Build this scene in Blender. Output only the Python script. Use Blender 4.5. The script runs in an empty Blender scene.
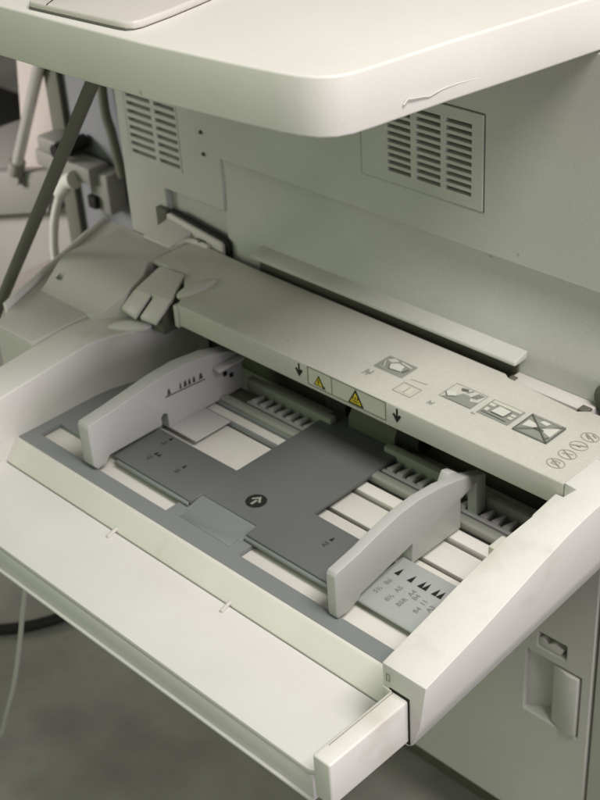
import bpy, bmesh, math, random
from mathutils import Vector, Matrix
random.seed(7)
sc = bpy.context.scene
COL = sc.collection

# ------------------------------------------------------------------ materials
def mat(name, col, rough=.5, spec=.4, grain=.02, blotch=.05, bump=.12, bscale=900, metal=0, dirt=None, dirt_lo=.58, dirt_hi=.75, dscale=9, wear=0):
    m = bpy.data.materials.new(name); m.use_nodes = True
    n = m.node_tree.nodes; l = m.node_tree.links
    b = n['Principled BSDF']
    b.inputs['Roughness'].default_value = rough
    b.inputs['Metallic'].default_value = metal
    b.inputs['Specular IOR Level'].default_value = spec
    tc = n.new('ShaderNodeTexCoord')
    geo = n.new('ShaderNodeNewGeometry')
    # fine moulded grain
    t1 = n.new('ShaderNodeTexNoise'); t1.inputs['Scale'].default_value = bscale; t1.inputs['Detail'].default_value = 3
    l.new(geo.outputs['Position'], t1.inputs['Vector'])
    # broad uneven ageing
    t2 = n.new('ShaderNodeTexNoise'); t2.inputs['Scale'].default_value = 14; t2.inputs['Detail'].default_value = 5
    l.new(geo.outputs['Position'], t2.inputs['Vector'])
    def rng(src, lo, hi):
        r = n.new('ShaderNodeMapRange'); r.inputs['From Min'].default_value = .3; r.inputs['From Max'].default_value = .7
        r.inputs['To Min'].default_value = lo; r.inputs['To Max'].default_value = hi
        l.new(src, r.inputs['Value']); return r.outputs['Result']
    a = rng(t1.outputs['Fac'], 1 - grain, 1 + grain)
    c = rng(t2.outputs['Fac'], 1 - blotch, 1 + blotch * .6)
    mul = n.new('ShaderNodeMath'); mul.operation = 'MULTIPLY'; l.new(a, mul.inputs[0]); l.new(c, mul.inputs[1])
    vm = n.new('ShaderNodeVectorMath'); vm.operation = 'SCALE'; vm.inputs[0].default_value = col[:3]
    l.new(mul.outputs[0], vm.inputs['Scale'])
    out = vm.outputs['Vector']
    if dirt:
        t3 = n.new('ShaderNodeTexNoise'); t3.inputs['Scale'].default_value = dscale; t3.inputs['Detail'].default_value = 8
        t3.inputs['Roughness'].default_value = .65
        l.new(geo.outputs['Position'], t3.inputs['Vector'])
        r = n.new('ShaderNodeMapRange'); r.inputs['From Min'].default_value = dirt_lo; r.inputs['From Max'].default_value = dirt_hi
        r.inputs['To Max'].default_value = .75
        l.new(t3.outputs['Fac'], r.inputs['Value'])
        mx = n.new('ShaderNodeMix'); mx.data_type = 'RGBA'
        l.new(r.outputs['Result'], mx.inputs['Factor']); l.new(out, mx.inputs[6]); mx.inputs[7].default_value = (*dirt, 1)
        out = mx.outputs[2]
    if wear:
        vo = n.new('ShaderNodeTexVoronoi'); vo.inputs['Scale'].default_value = 85; l.new(geo.outputs['Position'], vo.inputs['Vector'])
        sp = n.new('ShaderNodeMapRange'); sp.inputs['From Min'].default_value = .16; sp.inputs['From Max'].default_value = .05; l.new(vo.outputs['Distance'], sp.inputs['Value'])
        sg = n.new('ShaderNodeSeparateColor'); l.new(vo.outputs['Color'], sg.inputs['Color'])
        th = n.new('ShaderNodeMath'); th.operation = 'GREATER_THAN'; th.inputs[1].default_value = .985; l.new(sg.outputs[0], th.inputs[0])
        mu = n.new('ShaderNodeMath'); mu.operation = 'MULTIPLY'; l.new(sp.outputs['Result'], mu.inputs[0]); l.new(th.outputs[0], mu.inputs[1])
        m2 = n.new('ShaderNodeMath'); m2.operation = 'MULTIPLY'; l.new(mu.outputs[0], m2.inputs[0]); m2.inputs[1].default_value = wear
        mx2 = n.new('ShaderNodeMix'); mx2.data_type = 'RGBA'; l.new(m2.outputs[0], mx2.inputs['Factor']); l.new(out, mx2.inputs[6]); mx2.inputs[7].default_value = (.10, .085, .06, 1)
        out = mx2.outputs[2]
        mp = n.new('ShaderNodeMapping'); mp.inputs['Scale'].default_value = (14, 160, 60); mp.inputs['Rotation'].default_value = (0, 0, .5)
        l.new(geo.outputs['Position'], mp.inputs['Vector'])
        ts = n.new('ShaderNodeTexNoise'); ts.inputs['Scale'].default_value = 3; ts.inputs['Detail'].default_value = 6; l.new(mp.outputs['Vector'], ts.inputs['Vector'])
        sc_ = n.new('ShaderNodeMapRange'); sc_.inputs['From Min'].default_value = .60; sc_.inputs['From Max'].default_value = .72; sc_.inputs['To Max'].default_value = .07
        l.new(ts.outputs['Fac'], sc_.inputs['Value'])
        mx3 = n.new('ShaderNodeMix'); mx3.data_type = 'RGBA'; l.new(sc_.outputs['Result'], mx3.inputs['Factor']); l.new(out, mx3.inputs[6]); mx3.inputs[7].default_value = (col[0] * .72, col[1] * .68, col[2] * .60, 1)
        out = mx3.outputs[2]
    l.new(out, b.inputs['Base Color'])
    bp = n.new('ShaderNodeBump'); bp.inputs['Strength'].default_value = bump; bp.inputs['Distance'].default_value = .0003
    l.new(t1.outputs['Fac'], bp.inputs['Height']); l.new(bp.outputs['Normal'], b.inputs['Normal'])
    rr = rng(t2.outputs['Fac'], rough + .06, rough - .06); l.new(rr, b.inputs['Roughness'])
    return m

M = dict(
    cream=mat('cream_plastic', (.73, .72, .68), .42, .4, dirt=(.50, .46, .36), wear=.55),
    tray=mat('tray_plastic', (.72, .705, .65), .45, .35, dirt=(.54, .49, .38), dirt_lo=.62, wear=.55),
    flap=mat('flap_plastic', (.71, .70, .685), .40, .45, dirt=(.58, .54, .45), dirt_lo=.66, dirt_hi=.9, dscale=11, wear=.55),
    body=mat('body_plastic', (.51, .51, .475), .55, .3, grain=.05, bump=.25, bscale=700, wear=.55),
    cover=mat('cover_plastic', (.55, .54, .485), .5, .35, grain=.05, bump=.22, bscale=750, dirt=(.36, .33, .27), dirt_lo=.6, dirt_hi=.85, wear=.55),
    deck=mat('side_deck_plastic', (.59, .565, .53), .5, .35, grain=.04, bump=.2, bscale=750, wear=.55),
    guide=mat('guide_plastic', (.48, .48, .47), .4, .4, wear=.55),
    plate=mat('dark_grey_plastic', (.142, .150, .148), .5, .35, grain=.06, bump=.2, wear=.55),
    strip=mat('mid_grey_plastic', (.225, .24, .243), .45, .4, wear=.55),
    pad=mat('worn_grey_pad', (.212, .228, .232), .4, .4),
    label=mat('grey_scale_plate', (.40, .42, .41), .45, .35),
    dark=mat('dark_recess', (.022, .022, .016), .75, .2),
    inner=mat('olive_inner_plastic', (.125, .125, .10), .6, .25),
    rail=mat('rail_grey', (.30, .31, .27), .5, .3),
    rubber=mat('black_rubber', (.012, .012, .012), .7, .3),
    ink=mat('grey_ink', (.13, .135, .12), .7, .2, bump=0),
    black=mat('black_ink', (.02, .02, .018), .65, .2, bump=0),
    faint=mat('faint_ink', (.34, .33, .27), .6, .2, bump=0),
    mid=mat('print_grey', (.27, .285, .25), .6, .2, bump=0),
    mid2=mat('print_dim_grey', (.235, .245, .235), .6, .2, bump=0),
    black2=mat('print_faint_dark', (.07, .072, .066), .6, .2, bump=0),
    paper=mat('print_white', (.62, .62, .56), .6, .2, bump=0),
    stick=mat('sticker_white', (.60, .595, .51), .4, .3, bump=0),
    yellow=mat('warning_yellow', (.66, .52, .03), .5, .3, bump=0),
    lid=mat('lid_plastic', (.62, .59, .55), .4, .4),
    slab=mat('deck_plastic', (.72, .705, .655), .42, .35, dirt=(.6, .54, .42), dscale=5, wear=.55),
    screw=mat('screw_dark', (.05, .05, .045), .4, .5),
    rod=mat('rod_grey_green', (.12, .12, .095), .55, .3),
    cabinet=mat('blue_grey_metal', (.20, .205, .22), .5, .3),
    white=mat('white_enamel', (.47, .42, .39), .5, .3),
    case=mat('pale_enamel', (.33, .315, .295), .5, .3),
    chrome=mat('chrome', (.80, .78, .75), .22, .6, metal=.6, bump=0),
    box=mat('grey_case', (.24, .235, .22), .55, .3),
    cable=mat('white_cable', (.55, .55, .5), .5, .3),
    hose=mat('black_hose', (.018, .018, .015), .55, .3),
    floor=mat('floor_vinyl', (.36, .35, .32), .45, .35, grain=.08, blotch=.25, dirt=(.19, .18, .155), dirt_lo=.55, dirt_hi=.72, dscale=7, wear=.8),
    wall=mat('far_wall_paint', (.08, .082, .065), .8, .2),
)

# ------------------------------------------------------------------ mesh helpers
def finish(bm, bevel=0, seg=2, ang=30):
    bmesh.ops.remove_doubles(bm, verts=bm.verts, dist=1e-6)
    bmesh.ops.recalc_face_normals(bm, faces=bm.faces)
    if bevel:
        es = [e for e in bm.edges if len(e.link_faces) == 2 and e.calc_face_angle(0) > math.radians(ang)]
        bmesh.ops.bevel(bm, geom=es, offset=bevel, offset_type='OFFSET', segments=seg, profile=.5, affect='EDGES', clamp_overlap=True)

WLOC = {}
def obj(name, bm, mats, parent=None, smooth=True, **props):
    if not isinstance(mats, (list, tuple)): mats = [mats]
    me = bpy.data.meshes.new(name)
    lo = Vector((min(v.co.x for v in bm.verts), min(v.co.y for v in bm.verts), min(v.co.z for v in bm.verts)))
    hi = Vector((max(v.co.x for v in bm.verts), max(v.co.y for v in bm.verts), max(v.co.z for v in bm.verts)))
    c = Vector(((lo.x + hi.x) / 2, (lo.y + hi.y) / 2, lo.z))
    for v in bm.verts: v.co -= c
    bm.to_mesh(me); bm.free()
    for m in mats: me.materials.append(m)
    if smooth:
        me.polygons.foreach_set('use_smooth', [True] * len(me.polygons))
        me.set_sharp_from_angle(angle=math.radians(38))
    o = bpy.data.objects.new(name, me); COL.objects.link(o)
    WLOC[o] = c
    if parent:
        o.parent = parent; o.location = c - WLOC[parent]
    else: o.location = c
    for k, v in props.items(): o[k] = v
    return o

def empty(name, loc, label, cat):
    o = bpy.data.objects.new(name, None); COL.objects.link(o); o.empty_display_size = .05
    o.location = loc; WLOC[o] = Vector(loc); o['label'] = label; o['category'] = cat
    return o

def merge(dst, src, mi=0):
    me = bpy.data.meshes.new('t'); src.to_mesh(me); src.free()
    n = len(dst.faces); dst.from_mesh(me); bpy.data.meshes.remove(me)
    dst.faces.ensure_lookup_table()
    for f in dst.faces[n:]: f.material_index = mi
    return dst

def box(x0, x1, y0, y1, z0, z1, bevel=.0008, seg=2):
    bm = bmesh.new()
    bmesh.ops.create_cube(bm, size=1)
    for v in bm.verts:
        v.co = Vector(((x0 + x1) / 2 + v.co.x * (x1 - x0), (y0 + y1) / 2 + v.co.y * (y1 - y0), (z0 + z1) / 2 + v.co.z * (z1 - z0)))
    finish(bm, bevel, seg); return bm

def prism(pts, ax, a, b, bevel=.0006, seg=2):
    """extrude an outline: ax 'x' -> pts are (y,z); 'y' -> (x,z); 'z' -> (x,y)"""
    def P(p, t):
        return Vector((t, p[0], p[1])) if ax == 'x' else Vector((p[0], t, p[1])) if ax == 'y' else Vector((p[0], p[1], t))
    bm = bmesh.new()
    A = [bm.verts.new(P(p, a)) for p in pts]; B = [bm.verts.new(P(p, b)) for p in pts]
    bm.faces.new(A); bm.faces.new(B[::-1])
    n = len(pts)
    for i in range(n): bm.faces.new((A[i], B[i], B[(i + 1) % n], A[(i + 1) % n]))
    finish(bm, bevel, seg); return bm

def loft(rings, bevel=.0008, seg=2, caps=True):
    bm = bmesh.new()
    R = [[bm.verts.new(Vector(p)) for p in r] for r in rings]
    n = len(R[0])
    for a, b in zip(R, R[1:]):
        for i in range(n): bm.faces.new((a[i], b[i], b[(i + 1) % n], a[(i + 1) % n]))
    if caps: bm.faces.new(R[0]); bm.faces.new(R[-1][::-1])
    finish(bm, bevel, seg, 33); return bm

def tube(pts, r, n=12, r2=None):
    pts = [Vector(p) for p in pts]
    bm = bmesh.new(); rings = []
    up = Vector((.13, .21, .97))
    for i, p in enumerate(pts):
        d = (pts[min(i + 1, len(pts) - 1)] - pts[max(i - 1, 0)]).normalized()
        u = d.cross(up).normalized(); w = d.cross(u).normalized()
        rr = r if r2 is None else r + (r2 - r) * i / (len(pts) - 1)
        rings.append([bm.verts.new(p + (u * math.cos(t) + w * math.sin(t)) * rr) for t in [2 * math.pi * k / n for k in range(n)]])
    for a, b in zip(rings, rings[1:]):
        for k in range(n): bm.faces.new((a[k], a[(k + 1) % n], b[(k + 1) % n], b[k]))
    bm.faces.new(rings[0][::-1]); bm.faces.new(rings[-1])
    bmesh.ops.recalc_face_normals(bm, faces=bm.faces); return bm

def spline(ps, k=8):
    ps = [Vector(p) for p in ps]; out = []
    q = [ps[0] * 2 - ps[1]] + ps + [ps[-1] * 2 - ps[-2]]
    for i in range(1, len(q) - 2):
        for j in range(k):
            t = j / k; a, b, c, d = q[i - 1:i + 3]
            out.append(.5 * ((2 * b) + (c - a) * t + (2 * a - 5 * b + 4 * c - d) * t * t + (3 * b - a - 3 * c + d) * t ** 3))
    out.append(ps[-1]); return out

def holed(ax, u0, u1, v0, v1, holes, t0, t1, bevel=.0005, seg=1):
    """plate with rectangular openings; ax is its thickness axis (t0..t1)"""
    us = sorted({u0, u1} | {h[i] for h in holes for i in (0, 1)}); vs = sorted({v0, v1} | {h[i] for h in holes for i in (2, 3)})
    us = [u for u in us if u0 <= u <= u1]; vs = [v for v in vs if v0 <= v <= v1]
    def P(u, v, t): return Vector((u, v, t)) if ax == 'z' else Vector((u, t, v)) if ax == 'y' else Vector((t, u, v))
    bm = bmesh.new(); V = {}
    def g(i, j):
        if (i, j) not in V: V[i, j] = bm.verts.new(P(us[i], vs[j], t0))
        return V[i, j]
    for i in range(len(us) - 1):
        for j in range(len(vs) - 1):
            cu, cv = (us[i] + us[i + 1]) / 2, (vs[j] + vs[j + 1]) / 2
            if any(h[0] < cu < h[1] and h[2] < cv < h[3] for h in holes): continue
            bm.faces.new((g(i, j), g(i + 1, j), g(i + 1, j + 1), g(i, j + 1)))
    bmesh.ops.dissolve_limit(bm, angle_limit=.01, verts=bm.verts, edges=bm.edges)
    r = bmesh.ops.extrude_face_region(bm, geom=bm.faces[:])
    d = P(0, 0, t1) - P(0, 0, t0)
    for v in [q for q in r['geom'] if isinstance(q, bmesh.types.BMVert)]: v.co += d
    finish(bm, bevel, seg); return bm

def poly(bm, pts, mi=0):
    f = bm.faces.new([bm.verts.new(Vector(p)) for p in pts]); f.material_index = mi; return f

class Print:
    """printed artwork on a plane: origin o, axes u (right) and v (up), normal w"""
    def __init__(s, o, u, v):
        s.o = Vector(o); s.u = Vector(u); s.v = Vector(v); s.w = s.u.cross(s.v).normalized(); s.bm = bmesh.new(); s.k = 0
    def P(s, p, lift): return s.o + s.u * p[0] + s.v * p[1] + s.w * lift
    def fill(s, pts, mi=0, lv=1):
        f = poly(s.bm, [s.P(p, .00022 * lv) for p in pts], mi)
        f.normal_update()
        if f.normal.dot(s.w) < 0: f.normal_flip()
    def rect(s, x0, y0, x1, y1, mi=0, lv=1): s.fill([(x0, y0), (x1, y0), (x1, y1), (x0, y1)], mi, lv)
    def line(s, a, b, w, mi=0, lv=1):
        a = Vector(a); b = Vector(b); d = (b - a).normalized(); q = Vector((-d.y, d.x)) * w / 2
        s.fill([a - q, b - q, b + q, a + q], mi, lv)
    def frame(s, x0, y0, x1, y1, w, mi=0, lv=1):
        s.rect(x0, y0, x1, y0 + w, mi, lv); s.rect(x0, y1 - w, x1, y1, mi, lv)
        s.rect(x0, y0 + w, x0 + w, y1 - w, mi, lv); s.rect(x1 - w, y0 + w, x1, y1 - w, mi, lv)
    def ring(s, cx, cy, rx, ry, w, mi=0, lv=1, n=28):
        for k in range(n):
            a, b = 2 * math.pi * k / n, 2 * math.pi * (k + 1) / n
            s.fill([(cx + rx * math.cos(a), cy + ry * math.sin(a)), (cx + rx * math.cos(b), cy + ry * math.sin(b)),
                    (cx + (rx - w) * math.cos(b), cy + (ry - w) * math.sin(b)), (cx + (rx - w) * math.cos(a), cy + (ry - w) * math.sin(a))], mi, lv)
    def disc(s, cx, cy, r, mi=0, lv=1, n=28): s.fill([(cx + r * math.cos(2 * math.pi * k / n), cy + r * math.sin(2 * math.pi * k / n)) for k in range(n)], mi, lv)
    def text(s, txt, x, y, size, mi=0, lv=1, rot=0):
        cu = bpy.data.curves.new('t', 'FONT'); cu.body = txt; cu.size = size; cu.align_x = 'CENTER'; cu.align_y = 'CENTER'
        cu.resolution_u = 2; cu.offset = size * .012
        ob = bpy.data.objects.new('t', cu); COL.objects.link(ob)
        dg = bpy.context.evaluated_depsgraph_get(); me = bpy.data.meshes.new_from_object(ob.evaluated_get(dg))
        c, q = math.cos(rot), math.sin(rot)
        for p in me.polygons:
            pts = [(x + me.vertices[i].co.x * c - me.vertices[i].co.y * q, y + me.vertices[i].co.x * q + me.vertices[i].co.y * c) for i in p.vertices]
            s.fill(pts, mi, lv)
        bpy.data.objects.remove(ob); bpy.data.curves.remove(cu); bpy.data.meshes.remove(me)
    def done(s, name, mats, parent, **kw): return obj(name, s.bm, mats, parent, smooth=False, **kw)

# ------------------------------------------------------------------ the copier
FLOOR = -.40
COP = empty('photocopier', (.15, .40, FLOOR), 'cream photocopier with its grey bypass paper tray folded out below the overhanging top', 'photocopier')
YW = .2

# --- side wall of the body, with openings for the two vents and a hollow above the tray
LV = (-.1005, -.0420, .1085, .2)
RV = (.1370, .2330, .1560, .2166)
bm = holed('y', -.112, .75, -.02, .266, [LV, RV, (-.0645, .75, -.02, .0905), (.0012, .75, .0905, .1306)], YW, YW + .035, .0008)
body = obj('side_panel', bm, M['body'], COP)
bm = box(-.112, .75, YW + .036, .75, -.33, .265, .002)
obj('cabinet_body', bm, M['body'], COP)
# shallow recess low on the left
bm = prism([(-.0652, .0910), (.0016, .0910), (.0016, .03), (-.0652, .03)], 'y', YW + .006, YW + .034, 0)
obj('recess_panel', bm, M['body'], COP)
# hollow, sweeping forward again at its foot
prof = [(YW + .0025, .1310), (YW + .0050, .1270), (YW + .0066, .118), (YW + .0068, .107), (YW + .0055, .096), (YW + .003, .088), (YW + .0014, .080), (YW + .0002, .0752), (YW, .072), (YW, .045), (YW + .034, .045), (YW + .034, .1310)]
bm = loft([[(x, YW + .0012 + (q[0] - YW - .0012) * k if q[0] < YW + .03 else q[0], q[1]) for q in prof] for x, k in ((.0014, .15), (.012, .4), (.035, .85), (.06, 1), (.75, 1))], 0)
obj('wall_hollow', bm, M['body'], COP)

# --- vents
def vent(name, frame, cols, z0, z1, pitch, hgt, lab, gap=.0007):
    x0, x1, a, b = frame
    holes = []
    z = z0
    while z + hgt < z1:
        for c0, c1 in cols: holes.append((c0, c1, z, z + hgt))
        z += pitch
    bm = holed('y', x0 + gap, x1 - gap, a + gap, b - gap, holes, YW - (.0004 if gap > .0001 else 0), YW + .006, .0002 if gap > .0001 else 0)
    o = obj(name, bm, M['body'], body, label=lab)
    obj('vent_backing', box(x0 - .001, x1 + .001, YW + .021, YW + .0245, a - .001, b + .001, 0), M['dark'], o)
    return o
vent('vent_grille', LV, [(-.0985, -.0708), (-.0665, -.0435)], .1115, .198, .00625, .0031, 'small two column vent grille at the left end of the side wall', 0)
vent('vent_grille', RV, [(.1590, .1776), (.1821, .2008), (.2048, .2240)], .1640, .2106, .00468, .0026, 'square three column vent grille set in a rounded plate')
for x, z in ((-.0162, .1468), (-.0153, .1306)):
    bm = tube([(x, YW - .0012, z), (x, YW + .002, z)], .0014, 14); obj('screw', bm, M['screw'], body)

# --- ledge over the feeder cover (rises slightly to the right, open shadow gap beneath)
def ledge_ring(x, d=0):
    return [(x, .1884 + d, .0700), (x, .1881 + d, .0706), (x, .1882 + d, .0722), (x, .1890 + d, .0729), (x, .1945 + d * .5, .0740), (x, .2006, .0755), (x, .2012, .0755), (x, .2012, .0700)]
bm = loft([ledge_ring(.0380), ledge_ring(.15), ledge_ring(.2668), ledge_ring(.2676, .0008)], .0004)
obj('wall_ledge', bm, M['body'], COP)
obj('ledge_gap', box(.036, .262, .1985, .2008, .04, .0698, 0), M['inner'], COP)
# hinge trough right of the ledge
bm = box(.2625, .3205, .1885, .1998, .050, .0592, .0006)
obj('hinge_trough', bm, M['deck'], COP)
for x0, x1 in ((.2625, .2670), (.3140, .3205)): obj('hinge_slot', box(x0, x1, .1868, .1930, .0585, .0602, .0003), M['inner'], COP)
bm = tube([(.3290, YW - .0045, .0672), (.3290, YW + .002, .0672)], .0105, 28); bmesh.ops.recalc_face_normals(bm, faces=bm.faces); finish(bm, .0012)
obj('round_knob', bm, M['inner'], COP)

# --- lower door with its recessed handle
H = (.2770, .3222, -.2168, -.1596)
N = (.2862, .3092, -.1515, -.1388)
door = obj('lower_door', holed('y', -.112, .3305, -.3285, .03, [H, N], YW, YW + .02, .0009), M['body'], COP)
obj('lower_side_panel', box(.3328, .75, YW + .0005, YW + .03, -.3285, .044, .0012), M['body'], COP)
obj('door_gap', box(.3295, .3340, YW + .012, YW + .016, -.33, .044, 0), M['dark'], COP)
bm = prism([(.2768, YW + .0035), (.2985, YW + .017), (.3224, YW + .0172), (.3224, YW + .0195), (.2768, YW + .0195)], 'z', -.2170, -.1594, .0003)
obj('handle_recess', bm, M['body'], door)
bm = prism([(.2990, YW + .0015), (.3120, YW - .0025), (.3205, YW - .0018), (.3212, YW + .012), (.2990, YW + .012)], 'z', -.2155, -.1612, .0009)
obj('door_handle', bm, M['body'], door)
obj('latch_slot', box(.2858, .3096, YW + .012, YW + .0175, -.152, -.1384, 0), M['dark'], door)
bm = prism([(.2866, -.1512), (.3040, -.1512), (.3062, -.1455), (.2990, -.1425), (.2935, -.1470), (.2900, -.1432), (.2866, -.1440)], 'y', YW + .001, YW + .011, .0004)
obj('latch', bm, M['body'], door)
obj('base_plinth', box(-.10, .74, YW + .04, .72, FLOOR + .002, -.3305, .001), M['inner'], COP)

# --- top deck overhanging the tray
o_ = [(-.30, .0075), (-.1, .0082), (.05, .0098), (.12, .0122), (.175, .0150), (.225, .0200), (.250, .0232), (.2630, .0256), (.2720, .0292), (.2782, .0348), (.2815, .0420), (.2838, .055), (.2900, .1), (.2985, .15), (.3060, .1985), (.32, .28), (.32, .75), (-.30, .75)]
bm = prism(o_, 'z', .2675, .2965, .0014, 3)
deck = obj('top_deck', bm, M['slab'], COP)
# dent/scratch on the deck's end face
bm = tube([(.28685, .0700, .2742), (.28725, .0728, .2764), (.28775, .0760, .2757), (.28835, .0825, .2748), (.28875, .0860, .2739), (.28945, .0930, .2750)], .00030, 7, .00022)
obj('scratch', bm, M['slab'], deck)
bm = tube([(.28945, .0930, .2750), (.2902, .0990, .2752), (.2912, .1060, .2751), (.2929, .1170, .2744)], .00022, 7, .00008); obj('scratch', bm, M['slab'], deck)
bm = tube([(.28690, .0704, .27375), (.28720, .0730, .2756), (.28770, .0760, .2751), (.28830, .0825, .2742), (.28870, .0860, .2734), (.28935, .0925, .2743)], .00024, 7, .00008); obj('scratch_shade', bm, M['faint'], deck)  # thin dark tube: the shading beneath the scratch, put into colour
bm = prism([(.0700, .0240), (.0790, .0150), (.1020, .0168), (.1440, .0202), (.1500, .0212), (.1535, .0240), (.1548, .0285), (.1535, .048), (.1505, .0700), (.1470, .0900), (.135, .20), (.05, .20)], 'z', .2970, .3012, .0014, 3)
lid = obj('lid_panel', bm, M['lid'], deck)
bm = prism([(.0697, .0240), (.0789, .0146), (.1020, .0164), (.1440, .0198), (.1500, .0209), (.1525, .0240), (.1530, .0285), (.1520, .048), (.1490, .0700), (.1455, .0900), (.1340, .1990), (.0497, .1990)], 'z', .2966, .2974, 0)
obj('lid_gasket', bm, M['ink'], deck)
bm = tube(spline([(.0930, .01625, .3011), (.0900, .022, .30135), (.0855, .029, .30135), (.0780, .04, .30135)], 6), .0003, 6)
obj('lid_seam', bm, M['black'], deck)

# --- feeder cover bar
ZC, YC, XR = .062, .12, .3518
top = [(.0368, YC), (XR, YC), (XR, .1512), (.42, .1512), (.42, .1875), (.3225, .1872), (.3170, .1829), (.2645, .1868), (.2604, .1895), (.0380, .1900), (-.0285, .1925), (-.0285, .1525), (.0050, .1535), (.0270, .1351)]
bm = bmesh.new()
nt = len(top); Tv = [bm.verts.new((a, b, ZC)) for a, b in top]
Bv = [bm.verts.new((a, b + (.0034 if i < 2 else 0), .0588)) for i, (a, b) in enumerate(top)]
Lv = [bm.verts.new((top[i][0], YC, .0452)) for i in (0, 1)]; Kv = [bm.verts.new((top[i][0], YC + .0034, .0452)) for i in (0, 1)]
bm.faces.new(Tv); bm.faces.new(Bv[::-1]); bm.faces.new((Tv[0], Lv[0], Lv[1], Tv[1])); bm.faces.new((Lv[0], Kv[0], Kv[1], Lv[1])); bm.faces.new((Kv[0], Bv[0], Bv[1], Kv[1]))
bm.faces.new((Tv[1], Lv[1], Kv[1], Bv[1], Bv[2], Tv[2])); bm.faces.new((Tv[0], Tv[-1], Bv[-1], Bv[0], Kv[0], Lv[0]))
for i in range(2, nt - 1): bm.faces.new((Tv[i], Bv[i], Bv[i + 1], Tv[i + 1]))
bmesh.ops.recalc_face_normals(bm, faces=bm.faces)
bmesh.ops.bevel(bm, geom=[e for e in bm.edges if all(abs(v.co.y - YC) < 1e-5 for v in e.verts) or all(abs(v.co.z - ZC) < 1e-5 for v in e.verts)], offset=.0010, segments=3, profile=.5, affect='EDGES', clamp_overlap=True)
cover = obj('feeder_cover', bm, M['cover'], COP)
obj('cover_end', box(XR - .0028, XR - .0002, YC + .0036, .178, .0452, .0584, .0004), M['cover'], cover)
obj('cover_end_flange', box(.0330, .0375, YC - .0012, YC + .004, .0440, .0608, .0009), M['cover'], cover)
# finger lug on the cover's left corner
bm = bmesh.new(); bmesh.ops.create_uvsphere(bm, u_segments=32, v_segments=16, radius=1)
for v in bm.verts:
    x, y, z = v.co; v.co = Vector((.0300 + .0062 * x * (1 - .25 * y) + .0015 * y, .1450 + .0175 * y, .0608 + .0050 * z))
obj('finger_lug', bm, M['cover'], cover)

# printed arrows and warning sticker on the cover's front face
def arrow_down(x):
    p = Print((x, YC + .0002, .0555), (1, 0, 0), (0, 0, 1))
    p.rect(-.0008, -.002, .0008, .0048, 0); p.fill([(-.0034, .0002), (0, -.0050), (.0034, .0002), (.0020, .0012), (0, -.0014), (-.0020, .0012)], 0, 2)
    p.done('arrow_mark', M['black'], cover)
arrow_down(.1524); arrow_down(.2338)
p = Print((.1930, YC + .0002, .0549), (1, 0, 0), (0, 0, 1))
p.rect(-.0330, -.0067, .0322, .0064, 0, 1)
p.frame(-.0330, -.0067, .0322, .0064, .0005, 1, 2); p.rect(-.0125, -.0062, -.0121, .0059, 1, 2)
def tri(cx, cy, h, lv):
    w = h * .58
    p.fill([(cx - w, cy - h / 2), (cx + w, cy - h / 2), (cx, cy + h / 2)], 2, lv)
    q = .74
    p.fill([(cx - w * q, cy - h / 2 + h * .10), (cx + w * q, cy - h / 2 + h * .10), (cx, cy + h / 2 - h * .19)], 3, lv + 1)
tri(-.0233, -.0009, .0078, 2); tri(.0078, -.0002, .0112, 2)
for dx in (-.0018, .0, .0018): p.line((.0078 + dx - .0004, -.0018), (.0078 + dx + .0004, .0002), .0006, 2, 4)   # hot-surface waves
p.rect(.0055, -.0033, .0101, -.0027, 2, 4)
p.rect(-.0237, -.0030, -.0229, .0004, 2, 4); p.fill([(-.0203, -.0052), (-.0176, -.0052), (-.019, -.0030)], 2, 3)
p.done('warning_sticker', [M['stick'], M['ink'], M['black'], M['yellow']], cover, label='white sticker with a small and a large yellow warning triangle')

# pictograms on the cover's top
def pic(x0, x1, y0=.1448, y1=.1622):
    return Print((x0, y0, ZC), (x1 - x0, 0, 0), (0, y1 - y0, 0))
PM = [M['mid'], M['paper'], M['ink'], M['faint'], M['stick']]
p = pic(.1925, .2157, .1450, .1607)
p.fill([(0, .04), (.04, 0), (.96, 0), (1, .04), (1, .96), (.96, 1), (.04, 1), (0, .96)], 0, 1)
p.fill([(.30, .52), (.42, .22), (.78, .30), (.70, .70), (.46, .74)], 1, 2)
p.fill([(.10, .70), (.30, .62), (.44, .86), (.24, .94)], 4, 2); p.fill([(.50, .82), (.90, .74), (.92, .80), (.52, .90)], 1, 2)
p.line((.30, .52), (.42, .22), .025, 2, 3); p.line((.42, .22), (.78, .30), .025, 2, 3); p.line((.84, .28), (.90, .62), .05, 2, 3); p.line((.10, .60), (.26, .20), .03, 4, 3); p.line((.14, .16), (.40, .10), .03, 4, 3)
p.done('printed_pictogram', PM, cover)
p = pic(.2448, .2687)
p.frame(0, 0, 1, 1, .02, 0, 1); p.fill([(.06, 0.02), (.98, .02), (.98, .46), (.80, .34), (.64, .60), (.44, .60), (.36, .36)], 0, 2)
p.fill([(.04, .34), (.20, .12), (.40, .30), (.24, .54)], 1, 3); p.line((.04, .34), (.20, .12), .02, 2, 4); p.line((.20, .12), (.40, .30), .02, 2, 4)
for k in range(3): p.line((.70 + k * .07, .52 + k * .02), (.80 + k * .07, .90), .025, 2, 3)
p.fill([(.26, .82), (.44, .90), (.50, .78), (.34, .70)], 2, 3); p.line((.50, .70), (.60, .92), .03, 0, 3)
p.done('printed_pictogram', PM, cover)
p = pic(.2730, .2956)
p.rect(0, 0, 1, 1, 0, 1); p.rect(.05, .80, .95, .95, 4, 2); p.rect(.05, .60, .22, .76, 4, 2)
p.fill([(.28, .30), (.70, .28), (.74, .70), (.34, .74)], 1, 3); p.line((.28, .30), (.70, .28), .025, 2, 4); p.line((.70, .28), (.74, .70), .025, 2, 4)
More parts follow.
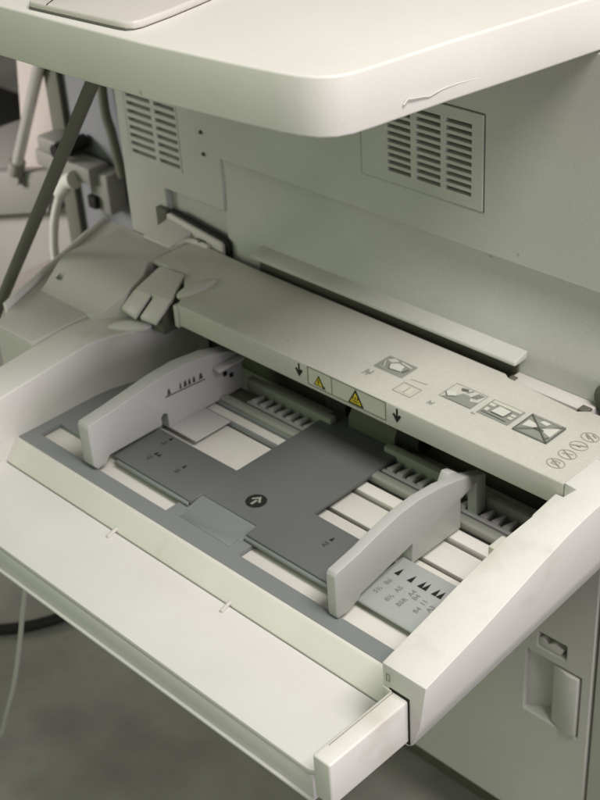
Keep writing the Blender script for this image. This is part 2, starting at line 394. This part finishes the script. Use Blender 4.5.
p.rect(.80, .30, .94, .62, 4, 3); p.line((.80, .46), (.94, .46), .025, 2, 4); p.line((.08, .16), (.88, .12), .03, 2, 3); p.fill([(.08, .26), (.20, .24), (.20, .44), (.08, .46)], 4, 3)
p.done('printed_pictogram', PM, cover)
p = pic(.2998, .3234, .1436, .1630)
p.rect(0, 0, 1, 1, 0, 1); p.frame(0, 0, 1, 1, .03, 2, 5)
p.fill([(.07, .36), (.44, .48), (.36, .66), (.07, .72)], 1, 2); p.fill([(.50, .50), (.90, .34), (.90, .86), (.66, .78)], 1, 2); p.fill([(.34, .80), (.56, .76), (.60, .93), (.38, .93)], 1, 2)
p.line((.02, .98), (.98, .02), .032, 2, 6); p.line((.02, .02), (.98, .98), .032, 2, 7); p.fill([(.36, .42), (.60, .40), (.66, .48), (.46, .54)], 2, 4); p.line((.84, .14), (.90, .30), .04, 2, 3)
p.done('printed_pictogram', PM, cover)
def smudge(x, y, w, h):
    p = Print((x, y, ZC), (1, 0, 0), (0, 1, 0))
    for k in range(4): p.rect(-w / 2 + k * w / 4, -h / 2 + (k % 2) * h * .3, -w / 2 + (k + .75) * w / 4, h / 2 - (k % 3) * h * .2, 0, 1)
    p.done('printed_marking', M['mid'], cover)
smudge(.1953, .1375, .0052, .0066); smudge(.2468, .1355, .0040, .0042); smudge(.2727, .1425, .0028, .002)
p = Print((.2268, .1368, ZC), (1, 0, 0), (0, 1, 0)); p.frame(-.0072, -.0052, .0072, .0060, .0006, 0, 1); p.rect(-.004, -.003, .004, .0035, 1, 1); p.line((.0, -.003), (.0, .0035), .0007, 0, 2)
p.line((-.006, .011), (.006, .0125), .0006, 0, 1); p.done('printed_marking', [M['faint'], M['stick']], cover)
for i, y in enumerate((.1325, .1433, .1541, .1649)):
    p = Print((.3379, y, ZC), (1, 0, 0), (0, 1, 0))
    p.ring(0, 0, .0056, .0043, .0006, 0, 1)
    if i == 0: p.line((-.004, .002), (.004, -.002), .0006, 0, 2); p.frame(-.0022, -.0016, .0022, .0018, .0004, 0, 3)
    if i == 1: p.line((-.004, .002), (.004, -.002), .0006, 0, 2); p.line((-.003, -.001), (.003, .0014), .0005, 0, 3)
    if i == 2: p.line((-.004, -.0018), (.004, .0018), .0006, 0, 2); p.fill([(-.001, -.001), (.002, -.001), (.001, .0014)], 0, 3)
    if i == 3: p.line((-.004, .002), (.004, -.002), .0006, 0, 2); p.line((-.003, .0004), (.001, -.002), .0006, 0, 3); p.line((.0, .0025), (.0035, .0012), .0006, 0, 3)
    p.done('printed_symbol', M['faint'], cover)

# --- side deck and plateau left of the tray
def rimx(y): return -.1010 - (y - .0931) * .43
def side(y, z, xr): return [(rimx(y) + .0045, y, -.02), (rimx(y) + .0045, y, z), (xr, y, z), (xr, y, -.02)]
bm = loft([side(.0445, .0410, -.0318), side(.0930, .0424, -.0318), side(.1985, .0440, -.0318)], .0012, 3)
dk = obj('side_deck', bm, M['deck'], COP)
bm = loft([[(rimx(y), y, .0), (rimx(y), y, .0465), (rimx(y) + .0042, y, .0465), (rimx(y) + .0042, y, .0)] for y in (.0600, .1000, .1500, .1985)], .001, 2)
obj('deck_rim', bm, M['cream'], dk)
bm = loft([[(-.0885, y, .03), (-.0885, y, z), (xr, y, z), (xr, y, .03)] for y, z, xr in ((.0925, .0422, -.0270), (.0955, .0434, -.0240), (.1000, .0464, -.0195), (.1050, .0508, -.0150), (.1095, .0549, -.0118), (.1135, .0580, -.0098), (.1175, .0602, -.0098), (.1220, .0615, -.0110), (.1270, .0620, -.0130), (.1340, .0620, -.0160), (.1490, .0620, -.0285), (.1715, .0620, -.0300))], .0008, 3)
pl = obj('raised_side_cover', bm, M['deck'], COP)
bm = prism([(-.0600, .1718), (-.0296, .1718), (-.0292, .1985), (-.0600, .1985)], 'z', .0480, .0616, .0006); obj('side_cover_step', bm, M['deck'], pl)
p = Print((-.0780, .1043, .0517), (1, 0, 0), (0, .74, .68)); p.fill([(-.0022, -.0018), (.0024, -.0022), (.0004, .0036)], 0, 2); p.done('arrow_mark', M['ink'], pl)

# upright cassette plate behind the cover's left end
bm = prism([(-.0590, .0560), (-.0585, .0738), (-.0560, .0752), (.0000, .0682), (.0022, .0660), (.0024, .0540)], 'y', .1935, .1965, .0006)
cp = obj('upright_plate', bm, M['deck'], COP)
bm = prism([(-.0600, .0540), (-.0595, .0752), (-.0565, .0772), (.0030, .0700), (.0060, .0672), (.0062, .0530)], 'y', .1968, .1998, .0004)
obj('plate_seal', bm, M['rubber'], cp)
bm = bmesh.new()
V = [bm.verts.new(q) for q in ((-.0640, .1735, .0610), (-.0340, .1735, .0610), (-.0310, .1932, .0610), (-.0570, .1932, .0610), (-.0640, .1735, .0622), (-.0340, .1735, .0622), (-.0310, .1932, .0676), (-.0570, .1932, .0712))]
for f in ((0, 1, 2, 3), (4, 5, 6, 7), (0, 1, 5, 4), (1, 2, 6, 5), (2, 3, 7, 6), (3, 0, 4, 7)): bm.faces.new([V[i] for i in f])
finish(bm, .0005); obj('plate_ramp', bm, M['deck'], cp)
bm = tube(spline([(-.0340, .1800, .0622), (-.0290, .1880, .0630), (-.0200, .1905, .0630), (-.0100, .1910, .0622)]), .0022, 10); obj('plate_rib', bm, M['deck'], cp)
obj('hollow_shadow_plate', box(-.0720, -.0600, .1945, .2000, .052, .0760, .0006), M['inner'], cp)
bm = prism([(-.0260, .1900), (-.0180, .1890), (-.0150, .1932), (-.0240, .1932)], 'z', .0622, .0650, .0003); obj('catch', bm, M['rubber'], cp)

# latch between the plateau and the cover
def slab4(q, th, bev=.0008):
    """slab under four top corners"""
    bm = bmesh.new(); T = [bm.verts.new(Vector(p)) for p in q]; B = [bm.verts.new(Vector(p) - Vector((0, 0, th))) for p in q]
    bm.faces.new(T); bm.faces.new(B[::-1])
    for i in range(4): bm.faces.new((T[i], B[i], B[(i + 1) % 4], T[(i + 1) % 4]))
    finish(bm, bev); return bm
lt = obj('latch_tab', slab4([(-.0133, .1475, .0640), (.0096, .1502, .0640), (.0275, .1228, .0612), (-.0050, .1176, .0612)], .004, .0006), M['lid'], COP)
obj('latch_lever', slab4([(-.0050, .1172, .0611), (.0096, .1195, .0611), (.0063, .1064, .0480), (-.0121, .1085, .0480)], .003, .0005), M['lid'], lt)
obj('latch_lever', slab4([(.0128, .1201, .0611), (.0276, .1224, .0611), (.0237, .1102, .0480), (.0090, .1084, .0480)], .003, .0005), M['lid'], lt)
obj('latch_gap_filler', prism([(.1150, .036), (.1150, .0480), (.1190, .0545), (.1480, .0575), (.1480, .036)], 'x', -.0070, .0250, .0003), M['inner'], lt)  # added dark filler: shade between the levers put into its colour

# --- interior of the feed slot
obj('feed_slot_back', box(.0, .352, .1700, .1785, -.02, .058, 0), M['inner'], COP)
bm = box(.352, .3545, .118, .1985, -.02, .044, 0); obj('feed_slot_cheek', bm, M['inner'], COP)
for x0, x1 in ((.1470, .1640), (.2080, .2260)):
    bm = tube([(x0, .1560, .0150), (x1, .1560, .0150)], .0085, 20); obj('feed_roller', bm, M['rubber'], COP)
bm = prism([(.148, .004), (.148, .012), (.152, .018), (.165, .020), (.165, .004)], 'x', .1660, .2060, .0008); obj('separator_block', bm, M['inner'], COP)

# --- bypass tray
tray = obj('bypass_tray', box(-.0005, .3495, .0002, .1690, -.0210, -.0090, .0006), M['tray'], COP)
# white bed seen through the openings (with its slots)
def bed(x0, x1, y0, y1, z=-.0040): return box(x0, x1, y0, y1, -.0088, z, .0005)
for b in ((.0005, .1765, .0125, .1052), (.1785, .3490, .0125, .0820), (.1785, .3490, .0852, .1048), (.0005, .3490, .1076, .1168, -.0022)): obj('tray_bed', bed(*b), M['tray'], tray)
bm = prism([(-.0104, -.0208), (-.0102, -.0128), (-.0010, -.0008), (.0002, .0003), (.0020, .0002), (.0020, -.0208)], 'x', -.0005, .3497, .0004)
obj('tray_front_edge', bm, M['tray'], tray)
obj('slot_shade_strip', box(.1790, .3480, .0815, .0857, -.0090, -.0082, 0), M['dark'], tray)  # dark strips on the slot floors, shade put into the colour
obj('slot_shade_strip', box(.0010, .3480, .1046, .1078, -.0090, -.0078, 0), M['dark'], tray)
# grey frame over the bed
holes = [(.0098, .1383, .0138, .0300), (.2030, .3485, .0138, .0305), (.0640, .1462, .0700, .1050), (.2065, .3485, .0305, .1190), (.0700, .1462, .1072, .1172)]
bm = holed('z', .0004, .3488, .0022, .1262, holes, -.0030, 0, .0004)
obj('grey_frame', bm, M['strip'], tray)
obj('strip_bridge', prism([(.0225, -.0004), (.0225, .0002), (.0362, .0030), (.0362, -.0004)], 'x', .1473, .1963, 0), M['strip'], tray)
bm = prism([(.0152, .0001), (.0154, .0004), (.0226, .0006), (.0345, .0030), (.0345, .0001)], 'x', .1500, .1935, .0001, 1)
obj('finger_pad', bm, M['pad'], tray)
# rear rails and toothed racks
for x0, x1 in ((.0640, .1560), (.2045, .3480)):
    obj('guide_rail', prism([(.1185, -.002), (.1185, .0022), (.1200, .0032), (.1245, .0032), (.1262, .0016), (.1262, -.002)], 'x', x0, x1, .0003), M['rail'], tray)
    bm = box(x0, x1, .1275, .1405, -.0030, -.0008, 0)
    obj('rack_floor', bm, M['inner'], tray)
    bm = box(x0 + (.026 if x0 < .1 else .001), x1 - .001, .1278, .1310, -.0007, .0016, .0003); x = x0 + .028 if x0 < .1 else x0 + .002
    while x < x1 - .005:
        merge(bm, prism([(x, .1305), (x + .0046, .1305), (x + .0040, .1395), (x + .0024, .1395)], 'z', -.0006, .0030, .0003)); x += .0082
    obj('toothed_rack', bm, M['guide'], tray)
    obj('rear_bar', box(x0 - .002 if x0 > .1 else x0 + .012, x1, .1415, .1475, -.002, .0080, .0008), M['rail'], tray)

# dark T-shaped lift plate with its printed marks
T = [(.0738, .0262), (.1470, .0262), (.1476, .0362), (.1960, .0362), (.1966, .0262), (.2788, .0262), (.2788, .0662), (.2128, .0668), (.2128, .1675), (.1462, .1675), (.1458, .0668), (.0738, .0662)]
lift = obj('paper_lift_plate', prism(T, 'z', .0008, .0044, .0008, 2), M['plate'], tray)
obj('plate_lip', prism([(.0245, .0006), (.0245, .0022), (.0259, .0034), (.0259, .0006)], 'x', .0770, .1466, .0003), M['strip'], lift)
obj('plate_lip', prism([(.0245, .0006), (.0245, .0022), (.0259, .0034), (.0259, .0006)], 'x', .1970, .2780, .0003), M['strip'], lift)
p = Print((.1787, .0523, .0044), (1, 0, 0), (0, 1, 0))
p.disc(0, 0, .0067, 0, 1)
p.fill([(-.0009, -.0044), (.0009, -.0044), (.0009, .0006), (-.0009, .0006)], 1, 2); p.fill([(-.0038, .0000), (0, .0046), (.0038, .0000), (.0028, -.0010), (0, .0020), (-.0028, -.0010)], 1, 3)
p.done('feed_arrow_mark', [M['black'], M['mid']], lift, label='black disc with a pale arrow pointing into the machine')
def tmark(x, y, n=1, txt='A5'):
    p = Print((x, y, .0044), (1, 0, 0), (0, 1, 0))
    for k in range(n): p.fill([(-.0012 + k * .003, .0), (.0014 + k * .003, .0), (.0001 + k * .003, .0038)], 0, 1)
    p.text(txt, 0, -.0042, .0042, 1, 1, math.pi / 2)
    p.done('size_mark', [M['black'], M['black2']], lift)
tmark(.0880, .0610, 1, 'B6'); tmark(.0930, .0440, 2, 'A5'); tmark(.1180, .0460, 1, 'B5'); tmark(.2392, .0540, 1, 'A5')

# paper guides
def guide(x0, x1, out, lab):
    """x0..x1 fence thickness"""
    o = [(.0110, .0008), (.0103, .0040), (.0103, .0300), (.0118, .0322), (.0300, .0350), (.0440, .0383), (.0622, .0417), (.0782, .0424), (.0973, .0404), (.1199, .0350), (.1330, .0297), (.1392, .0268),
         (.1392, .0006), (.1302, .0006), (.1302, .0250), (.1160, .0215), (.1160, .0006), (.0722, .0006), (.0735, .0148), (.0298, .0062), (.0275, .0036), (.0190, .0006)] if out > 0 else \
        [(.0130, .0006), (.0105, .0040), (.0103, .0320), (.0118, .0345), (.0300, .0362), (.0477, .0384), (.0672, .0410), (.0892, .0420), (.1141, .0388), (.1300, .0340), (.1418, .0275),
         (.1418, .0006), (.0735, .0006), (.0735, .0120), (.0705, .0140), (.0680, .0120), (.0680, .0060), (.0239, .0060), (.0200, .0014)]
    g = obj('paper_guide', prism(o, 'x', x0, x1, .0006, 3), M['guide'], COP, label=lab)
    return g
gl = guide(.0622, .0730, -1, 'left grey paper guide, its inner face with printed size marks')
gr = guide(.2790, .2856, 1, 'right grey paper guide with an arched rear post')
obj('guide_foot', box(.0731, .0985, .0738, .1050, .0002, .0016, .0005), M['guide'], gl)
bm = prism([(.1150, .0285), (.1385, .0285), (.1385, .0262), (.1150, .0262)], 'x', .0731, .0800, .0006); obj('guide_tab', bm, M['guide'], gl)
for y, z in ((.1300, .0230), (.1235, .0175), (.1290, .0140)): obj('guide_clip', box(.0731, .0745, y, y + .003, z, z + .003, .0005), M['rubber'] if z < .02 else M['inner'], gl)
p = Print((.0730, .0650, .0218), (0, 1, 0), (0, 0, 1))
p.line((.0080, .0037), (.0430, .0012), .0008, 0, 1)
for k, (d, w) in enumerate(((.010, .003), (.0205, .002), (.0240, .0032), (.0280, .0026), (.0320, .0026), (.0375, .0036))):
    z0 = .0042 - .0012 * k / 5
    p.fill([(d, z0), (d + w, z0), (d + w * .7, z0 + .0046), (d + w * .25, z0 + .0040)], 0, 1)
p.done('size_mark', M['black2'], gl)
bm = prism([(.1080, .0300), (.1130, .0385), (.1175, .0372), (.1300, .0270), (.1300, .0200), (.1080, .0200)], 'x', .2730, .2789, .0008); obj('guide_brace', bm, M['guide'], gr)
# scale plate carried by the right guide
bm = prism([(.0285, .0004), (.0290, .0016), (.0325, .0028), (.0716, .0034), (.0722, .0004)], 'x', .2795, .3450, .0005)
sp = obj('scale_plate', bm, M['label'], gr)
p = Print((0, .0, .00233), (1, 0, 0), (0, 1, .01535))
for x, y in ((.2868, .0575), (.2962, .0575), (.3036, .0575), (.3068, .0575), (.3136, .0575), (.3172, .0575), (.326, .0575)):
    p.fill([(x - .0016, y - .0002), (x + .0018, y - .0002), (x + .0004, y + .0062)], 0, 1)
for x, y, t in ((.2876, .0500, 'B6'), (.2876, .0415, '5½'), (.2962, .0490, 'A5'), (.2968, .0405, '8½'), (.3040, .0512, 'A4'), (.3044, .0420, 'B5R'), (.3080, .0500, 'B4'), (.3140, .0495, '11'), (.3150, .0425, 'B4'), (.3200, .0480, 'A3')):
    p.text(t, x, y, .0045, 1, 1, math.pi / 2)
p.done('size_mark', [M['black'], M['mid2']], sp)

# tray arms
def ztop(y):
    K = [(-.024, .0350), (.02, .0435), (.045, .0495), (.068, .0552), (.090, .0598), (.108, .0620), (.118, .0626), (.20, .0626)]
    for (a, b), (c, d) in zip(K, K[1:]):
        if y <= c: return b + (d - b) * (y - a) / (c - a)
    return K[-1][1]
def arm_in(y):
    if y > .12: return .3524
    K = [(-.03, .3500), (.03, .3500), (.068, .3516), (.090, .3545), (.105, .3575), (.1196, .3604)]
    for (a, b), (c, d) in zip(K, K[1:]):
        if y <= c: return b + (d - b) * (y - a) / (c - a)
    return K[-1][1]
rings = []
for y in (-.0240, -.005, .02, .030, .045, .060, .068, .078, .090, .098, .105, .112, .1195, .1203, .1500):
    zb = -.0120 + (y + .024) * .075
    xi = arm_in(y)
    rings.append([(xi, y, ztop(y)), (.3776, y, ztop(y)), (.3735, y, zb + .018), (.3685, y, zb + .0025), (.3655, y, zb), (.3512, y, zb)])
bm = loft(rings, .0012, 3)
arm = obj('tray_arm', bm, M['cream'], COP, label='right arm of the tray, sloping up to the feeder cover')
obj('arm_tab', box(.3452, .3530, .0640, .0760, .010, .0505, .0009), M['cream'], arm)
obj('arm_tab', prism([(.0960, .0300), (.0960, .0500), (.0985, .0522), (.1190, .0545), (.1190, .0300)], 'x', .3480, .3598, .0008), M['cream'], arm)
p = Print((.3536, -.0240, .0272), (1, 0, 0), (0, 0, 1)); p.frame(-.0012, -.0024, .0012, .0024, .0005, 0, 1); p.done('moulded_mark', M['faint'], arm)
bm = box(.3505, .3560, -.0250, -.0242, .0135, .0203, .0002)
obj('arm_insert', bm, M['tray'], arm)
obj('bar_socket', box(.3545, .3672, -.02445, -.0238, -.0100, .0212, .0002), M['dark'], arm)
# left arm
def ztl(y):
    K = [(-.024, .0305), (0, .0338), (.036, .0372), (.068, .0405), (.085, .0406), (.100, .0392), (.115, .0378), (.135, .0358), (.165, .0340)]
    for (a, b), (c, d) in zip(K, K[1:]):
        if y <= c: return b + (d - b) * (y - a) / (c - a)
    return K[-1][1]
rings = []
for y in (-.024, 0, .02, .036, .052, .068, .080, .090, .100, .108, .115, .135, .165):
    t = max(0, min(1, (y - .068) / .05)); t = t * t * (3 - 2 * t)
    rings.append([(-.0316, y, ztl(y)), (-.0002 + .0105 * t, y, ztl(y)), (.0004 + .0105 * t, y, .018), (.0012 + .0112 * t, y, -.0205), (-.0316, y, -.0205)])
larm = obj('tray_arm', loft(rings, .0014, 3), M['cream'], COP, label='left arm of the tray, ending in a rounded tongue by the latch')
bm = bmesh.new(); bmesh.ops.create_uvsphere(bm, u_segments=28, v_segments=14, radius=1)
for v in bm.verts:
    x, y, z = v.co; v.co = Vector((.0010 + .0120 * x + .003 * y, .1040 + .0095 * y + .0065 * x, .0385 + .0046 * z))
obj('arm_tongue', bm, M['cream'], larm)
# extension flap and its side bar
fo = [(-.115, -.0655), (.3380, -.0668), (.3440, -.0640), (.3545, -.0635), (.3545, -.0110), (-.115, -.0110)]
bm = prism(fo, 'z', -.0165, -.0130, .0007, 2)
flap = obj('extension_flap', bm, M['flap'], COP)
obj('flap_lip', prism([(-.0662, -.0335), (-.0662, -.0168), (-.0630, -.0168), (-.0630, -.0310), (-.0600, -.0335)], 'x', -.115, .3400, .0006), M['flap'], flap)
obj('flap_lip_bead', prism([(-.0680, -.0352), (-.0680, -.0334), (-.0610, -.0334), (-.0610, -.0352)], 'x', -.115, .3400, .0004), M['flap'], flap)
for x in (.1165, .2195):
    bm = tube([(x + .0016, -.0178, -.0126), (x, -.0090, -.0118)], .0013, 10); obj('hinge_pin', bm, M['deck'], flap)
bm = box(.3550, .3662, -.0790, .0400, -.0085, .0196, .0012, 3)
bar = obj('extension_bar', bm, M['cream'], COP)
obj('bar_groove', box(.3568, .3573, -.070, -.0245, .0196, .01985, 0), M['faint'], bar)
# ------------------------------------------------------------------ things round the copier
def tag(o, label, cat): o['label'] = label; o['category'] = cat; return o
tag(obj('support_rod', tube([(.0440, .1000, .2674), (-.0790, .1000, .1085), (-.1610, .1000, .0025), (-.3300, .1000, -.2150), (-.4700, .1000, FLOOR + .004)], .0046, 16), M['rod']),
    'dark grey green rod leaning diagonally past the left end of the copier', 'rod')

cab = empty('grey_cabinet', (-.2300, .40, FLOOR), 'dark blue grey metal cabinet with connectors behind the left end of the copier', 'cabinet')
obj('cabinet_case', box(-.3450, -.1280, .3000, .50, FLOOR, .26, .003), M['cabinet'], cab)
obj('edge_channel', box(-.3450, -.3240, .2940, .2995, FLOOR, .26, .0015), M['inner'], cab)
bk = obj('connector_bracket', box(-.3440, -.2620, .2700, .2935, .0130, .0300, .003), M['box'], cab)
bm = box(-.2760, -.2480, .2780, .2990, -.0150, .0240, .003); obj('connector_block', bm, M['box'], cab); obj('connector_cap', box(-.335, -.305, .268, .293, .0305, .046, .004), M['box'], cab)
obj('connector_socket', box(-.2730, -.2620, .2720, .2775, -.0100, .0020, .001), M['rubber'], cab)
obj('knob', tube([(-.2980, .262, .040), (-.2980, .296, .040)], .0070, 16), M['rubber'], cab)
obj('vertical_wire', tube(spline([(-.2500, .2930, .20), (-.2520, .2900, .09), (-.2480, .2910, .06), (-.2440, .293, .02)]), .0045, 10), M['rod'], cab)

plug = empty('plug_cable', (-.30, .27, -.05), 'off white plug and cable hanging from the connectors of the grey cabinet', 'cable')
obj('plug_body', tube([(-.2800, .2660, .0170), (-.2900, .2650, .0130), (-.3040, .2640, -.0030)], .0085, 14, .0060), M['cable'], plug)
obj('cable_run', tube(spline([(-.3030, .2645, -.002), (-.3160, .2650, -.0230), (-.3270, .2660, -.0480), (-.3360, .2680, -.0850), (-.3360, .27, -.16)]), .0042, 10), M['cable'], plug)

cart = empty('white_cabinet', (-.42, .38, FLOOR), 'white enamel cabinet standing at the far left beside the grey cabinet', 'cabinet')
obj('cabinet_case', box(-.62, -.3480, .3150, .48, FLOOR, -.0560, .004), M['case'], cart)
obj('cabinet_shelf', box(-.3480, -.2850, .1700, .2930, -.0920, -.0850, .002), M['white'], cart)
tag(obj('white_board', prism([(-.4480, -.0550), (-.4100, .16), (-.3480, .16), (-.3580, -.0550)], 'y', .3180, .3230, .001), M['white']),
    'pinkish white upright board standing on the grey case behind the chrome tube', 'board')
gc = obj('grey_case', prism([(-.3644, -.0094), (-.3815, -.0564), (-.4769, -.0872), (-.57, -.117), (-.57, -.069), (-.4609, -.0347)], 'y', .2980, .3170, .002), M['box']); tag(gc, 'low grey case lying on the white cabinet at the far left', 'case')
tag(obj('chrome_tube', tube([(-.2880, .2880, .19), (-.3510, .2905, .0897), (-.4150, .2930, -.0130)], .0058, 18), M['chrome']), 'shiny chrome tube slanting in front of the pinkish white board', 'tube')
tb = bpy.data.objects['chrome_tube']
obj('tube_socket', tube([(-.4125, .2930, -.0090), (-.4200, .2932, -.0215)], .0080, 18), M['box'], tb)
obj('tube_base', tube([(-.4215, .2900, -.0270), (-.4215, .2979, -.0270)], .0085, 18), M['box'], tb)
tag(obj('dark_box', box(-1.60, -1.03, .78, .92, FLOOR, -.335, .01), M['hose']), 'black box on the floor far behind the chrome tube', 'box')

tag(obj('floor_hose', tube(spline([(-.42, -.04, FLOOR + .008), (-.33, .045, FLOOR + .008), (-.267, .086, FLOOR + .008), (-.232, .145, FLOOR + .008), (-.215, .25, FLOOR + .008), (-.23, .38, FLOOR + .008)]), .0058, 12), M['hose']),
    'thick black hose lying in a curve on the floor', 'hose')
tag(obj('hanging_cable', tube(spline([(.0060, .0040, -.0222), (-.0010, .0020, -.0700), (-.0148, .0, -.1134), (-.0285, .0, -.1445), (-.0464, .0, -.1895), (-.0621, .0, -.2302), (-.0843, .0, -.2826), (-.1084, .0, -.3299), (-.1323, .0, -.3744), (-.1600, -.008, FLOOR + .003), (-.26, -.02, FLOOR + .003)]), .0019, 10), M['cable']),
    'thin white cable hanging below the tray at the lower left', 'cable')

# ------------------------------------------------------------------ setting
bm = bmesh.new(); bmesh.ops.create_grid(bm, x_segments=2, y_segments=2, size=1)
for v in bm.verts: v.co = Vector((v.co.x * 4, v.co.y * 4, FLOOR))
obj('floor', bm, M['floor'], None, smooth=False, kind='structure')
obj('wall', box(-4, 4, 2.2, 2.3, FLOOR, 2.2, 0), M['wall'], None, smooth=False, kind='structure')

# ------------------------------------------------------------------ lamps
w = bpy.data.worlds.new('World'); sc.world = w; w.use_nodes = True
w.node_tree.nodes['Background'].inputs[0].default_value = (1, .945, .915, 1); w.node_tree.nodes['Background'].inputs[1].default_value = .235
def lamp(name, loc, to, size, power, col, sy=None):
    d = bpy.data.lights.new(name, 'AREA'); d.energy = power; d.color = col; d.size = size
    if sy: d.shape = 'RECTANGLE'; d.size_y = sy
    o = bpy.data.objects.new(name, d); COL.objects.link(o); o.location = loc
    o.rotation_euler = (Vector(to) - Vector(loc)).to_track_quat('-Z', 'Y').to_euler(); return o
lamp('ceiling_lamp', (1.00, -.05, 1.36), (.32, .0, 0), .55, 22.5, (1, .96, .91))
lamp('background_fill_lamp', (-1.15, -.65, .42), (-.46, .3, 0), .4, 1.25, (1, .92, .90)).data.spread = math.radians(38)  # added narrow fill that brightens the pieces behind on the left
lamp('green_fill_lamp', (-.30, -1.3, .50), (.15, .1, .1), .7, 3.1, (.64, 1, .44))  # added green fill, source unseen, tints the front-facing surfaces
lamp('mauve_fill_lamp', (1.7, .05, .35), (.3, .1, 0), .7, 5.5, (.92, .84, 1))  # added mauve fill, source unseen, tints the right-facing surfaces

# ------------------------------------------------------------------ camera
R = ((0.7100819061392505, 0.701822362433619, -0.0568248023467111), (0.3469293997949925, -0.41895354510407457, -0.8391173449539786), (-0.61271826978762, 0.5761278492078146, -0.540974142853097))
cd = bpy.data.cameras.new('camera'); co = bpy.data.objects.new('camera', cd); COL.objects.link(co)
mx = Matrix.Identity(4)
for i in range(3):
    mx[i][0] = R[0][i]; mx[i][1] = -R[1][i]; mx[i][2] = -R[2][i]
mx[0][3], mx[1][3], mx[2][3] = .681, -.378, .5
co.matrix_world = mx
cd.sensor_fit = 'VERTICAL'; cd.sensor_height = 36; cd.lens = 36 * 1358.74 / 800
cd.clip_start = .02; cd.clip_end = 50
cd.dof.use_dof = True; cd.dof.focus_distance = .70; cd.dof.aperture_fstop = 16
sc.camera = co
sc.view_settings.view_transform = 'Standard'; sc.view_settings.look = 'None'; sc.view_settings.exposure = 0; sc.view_settings.gamma = 1
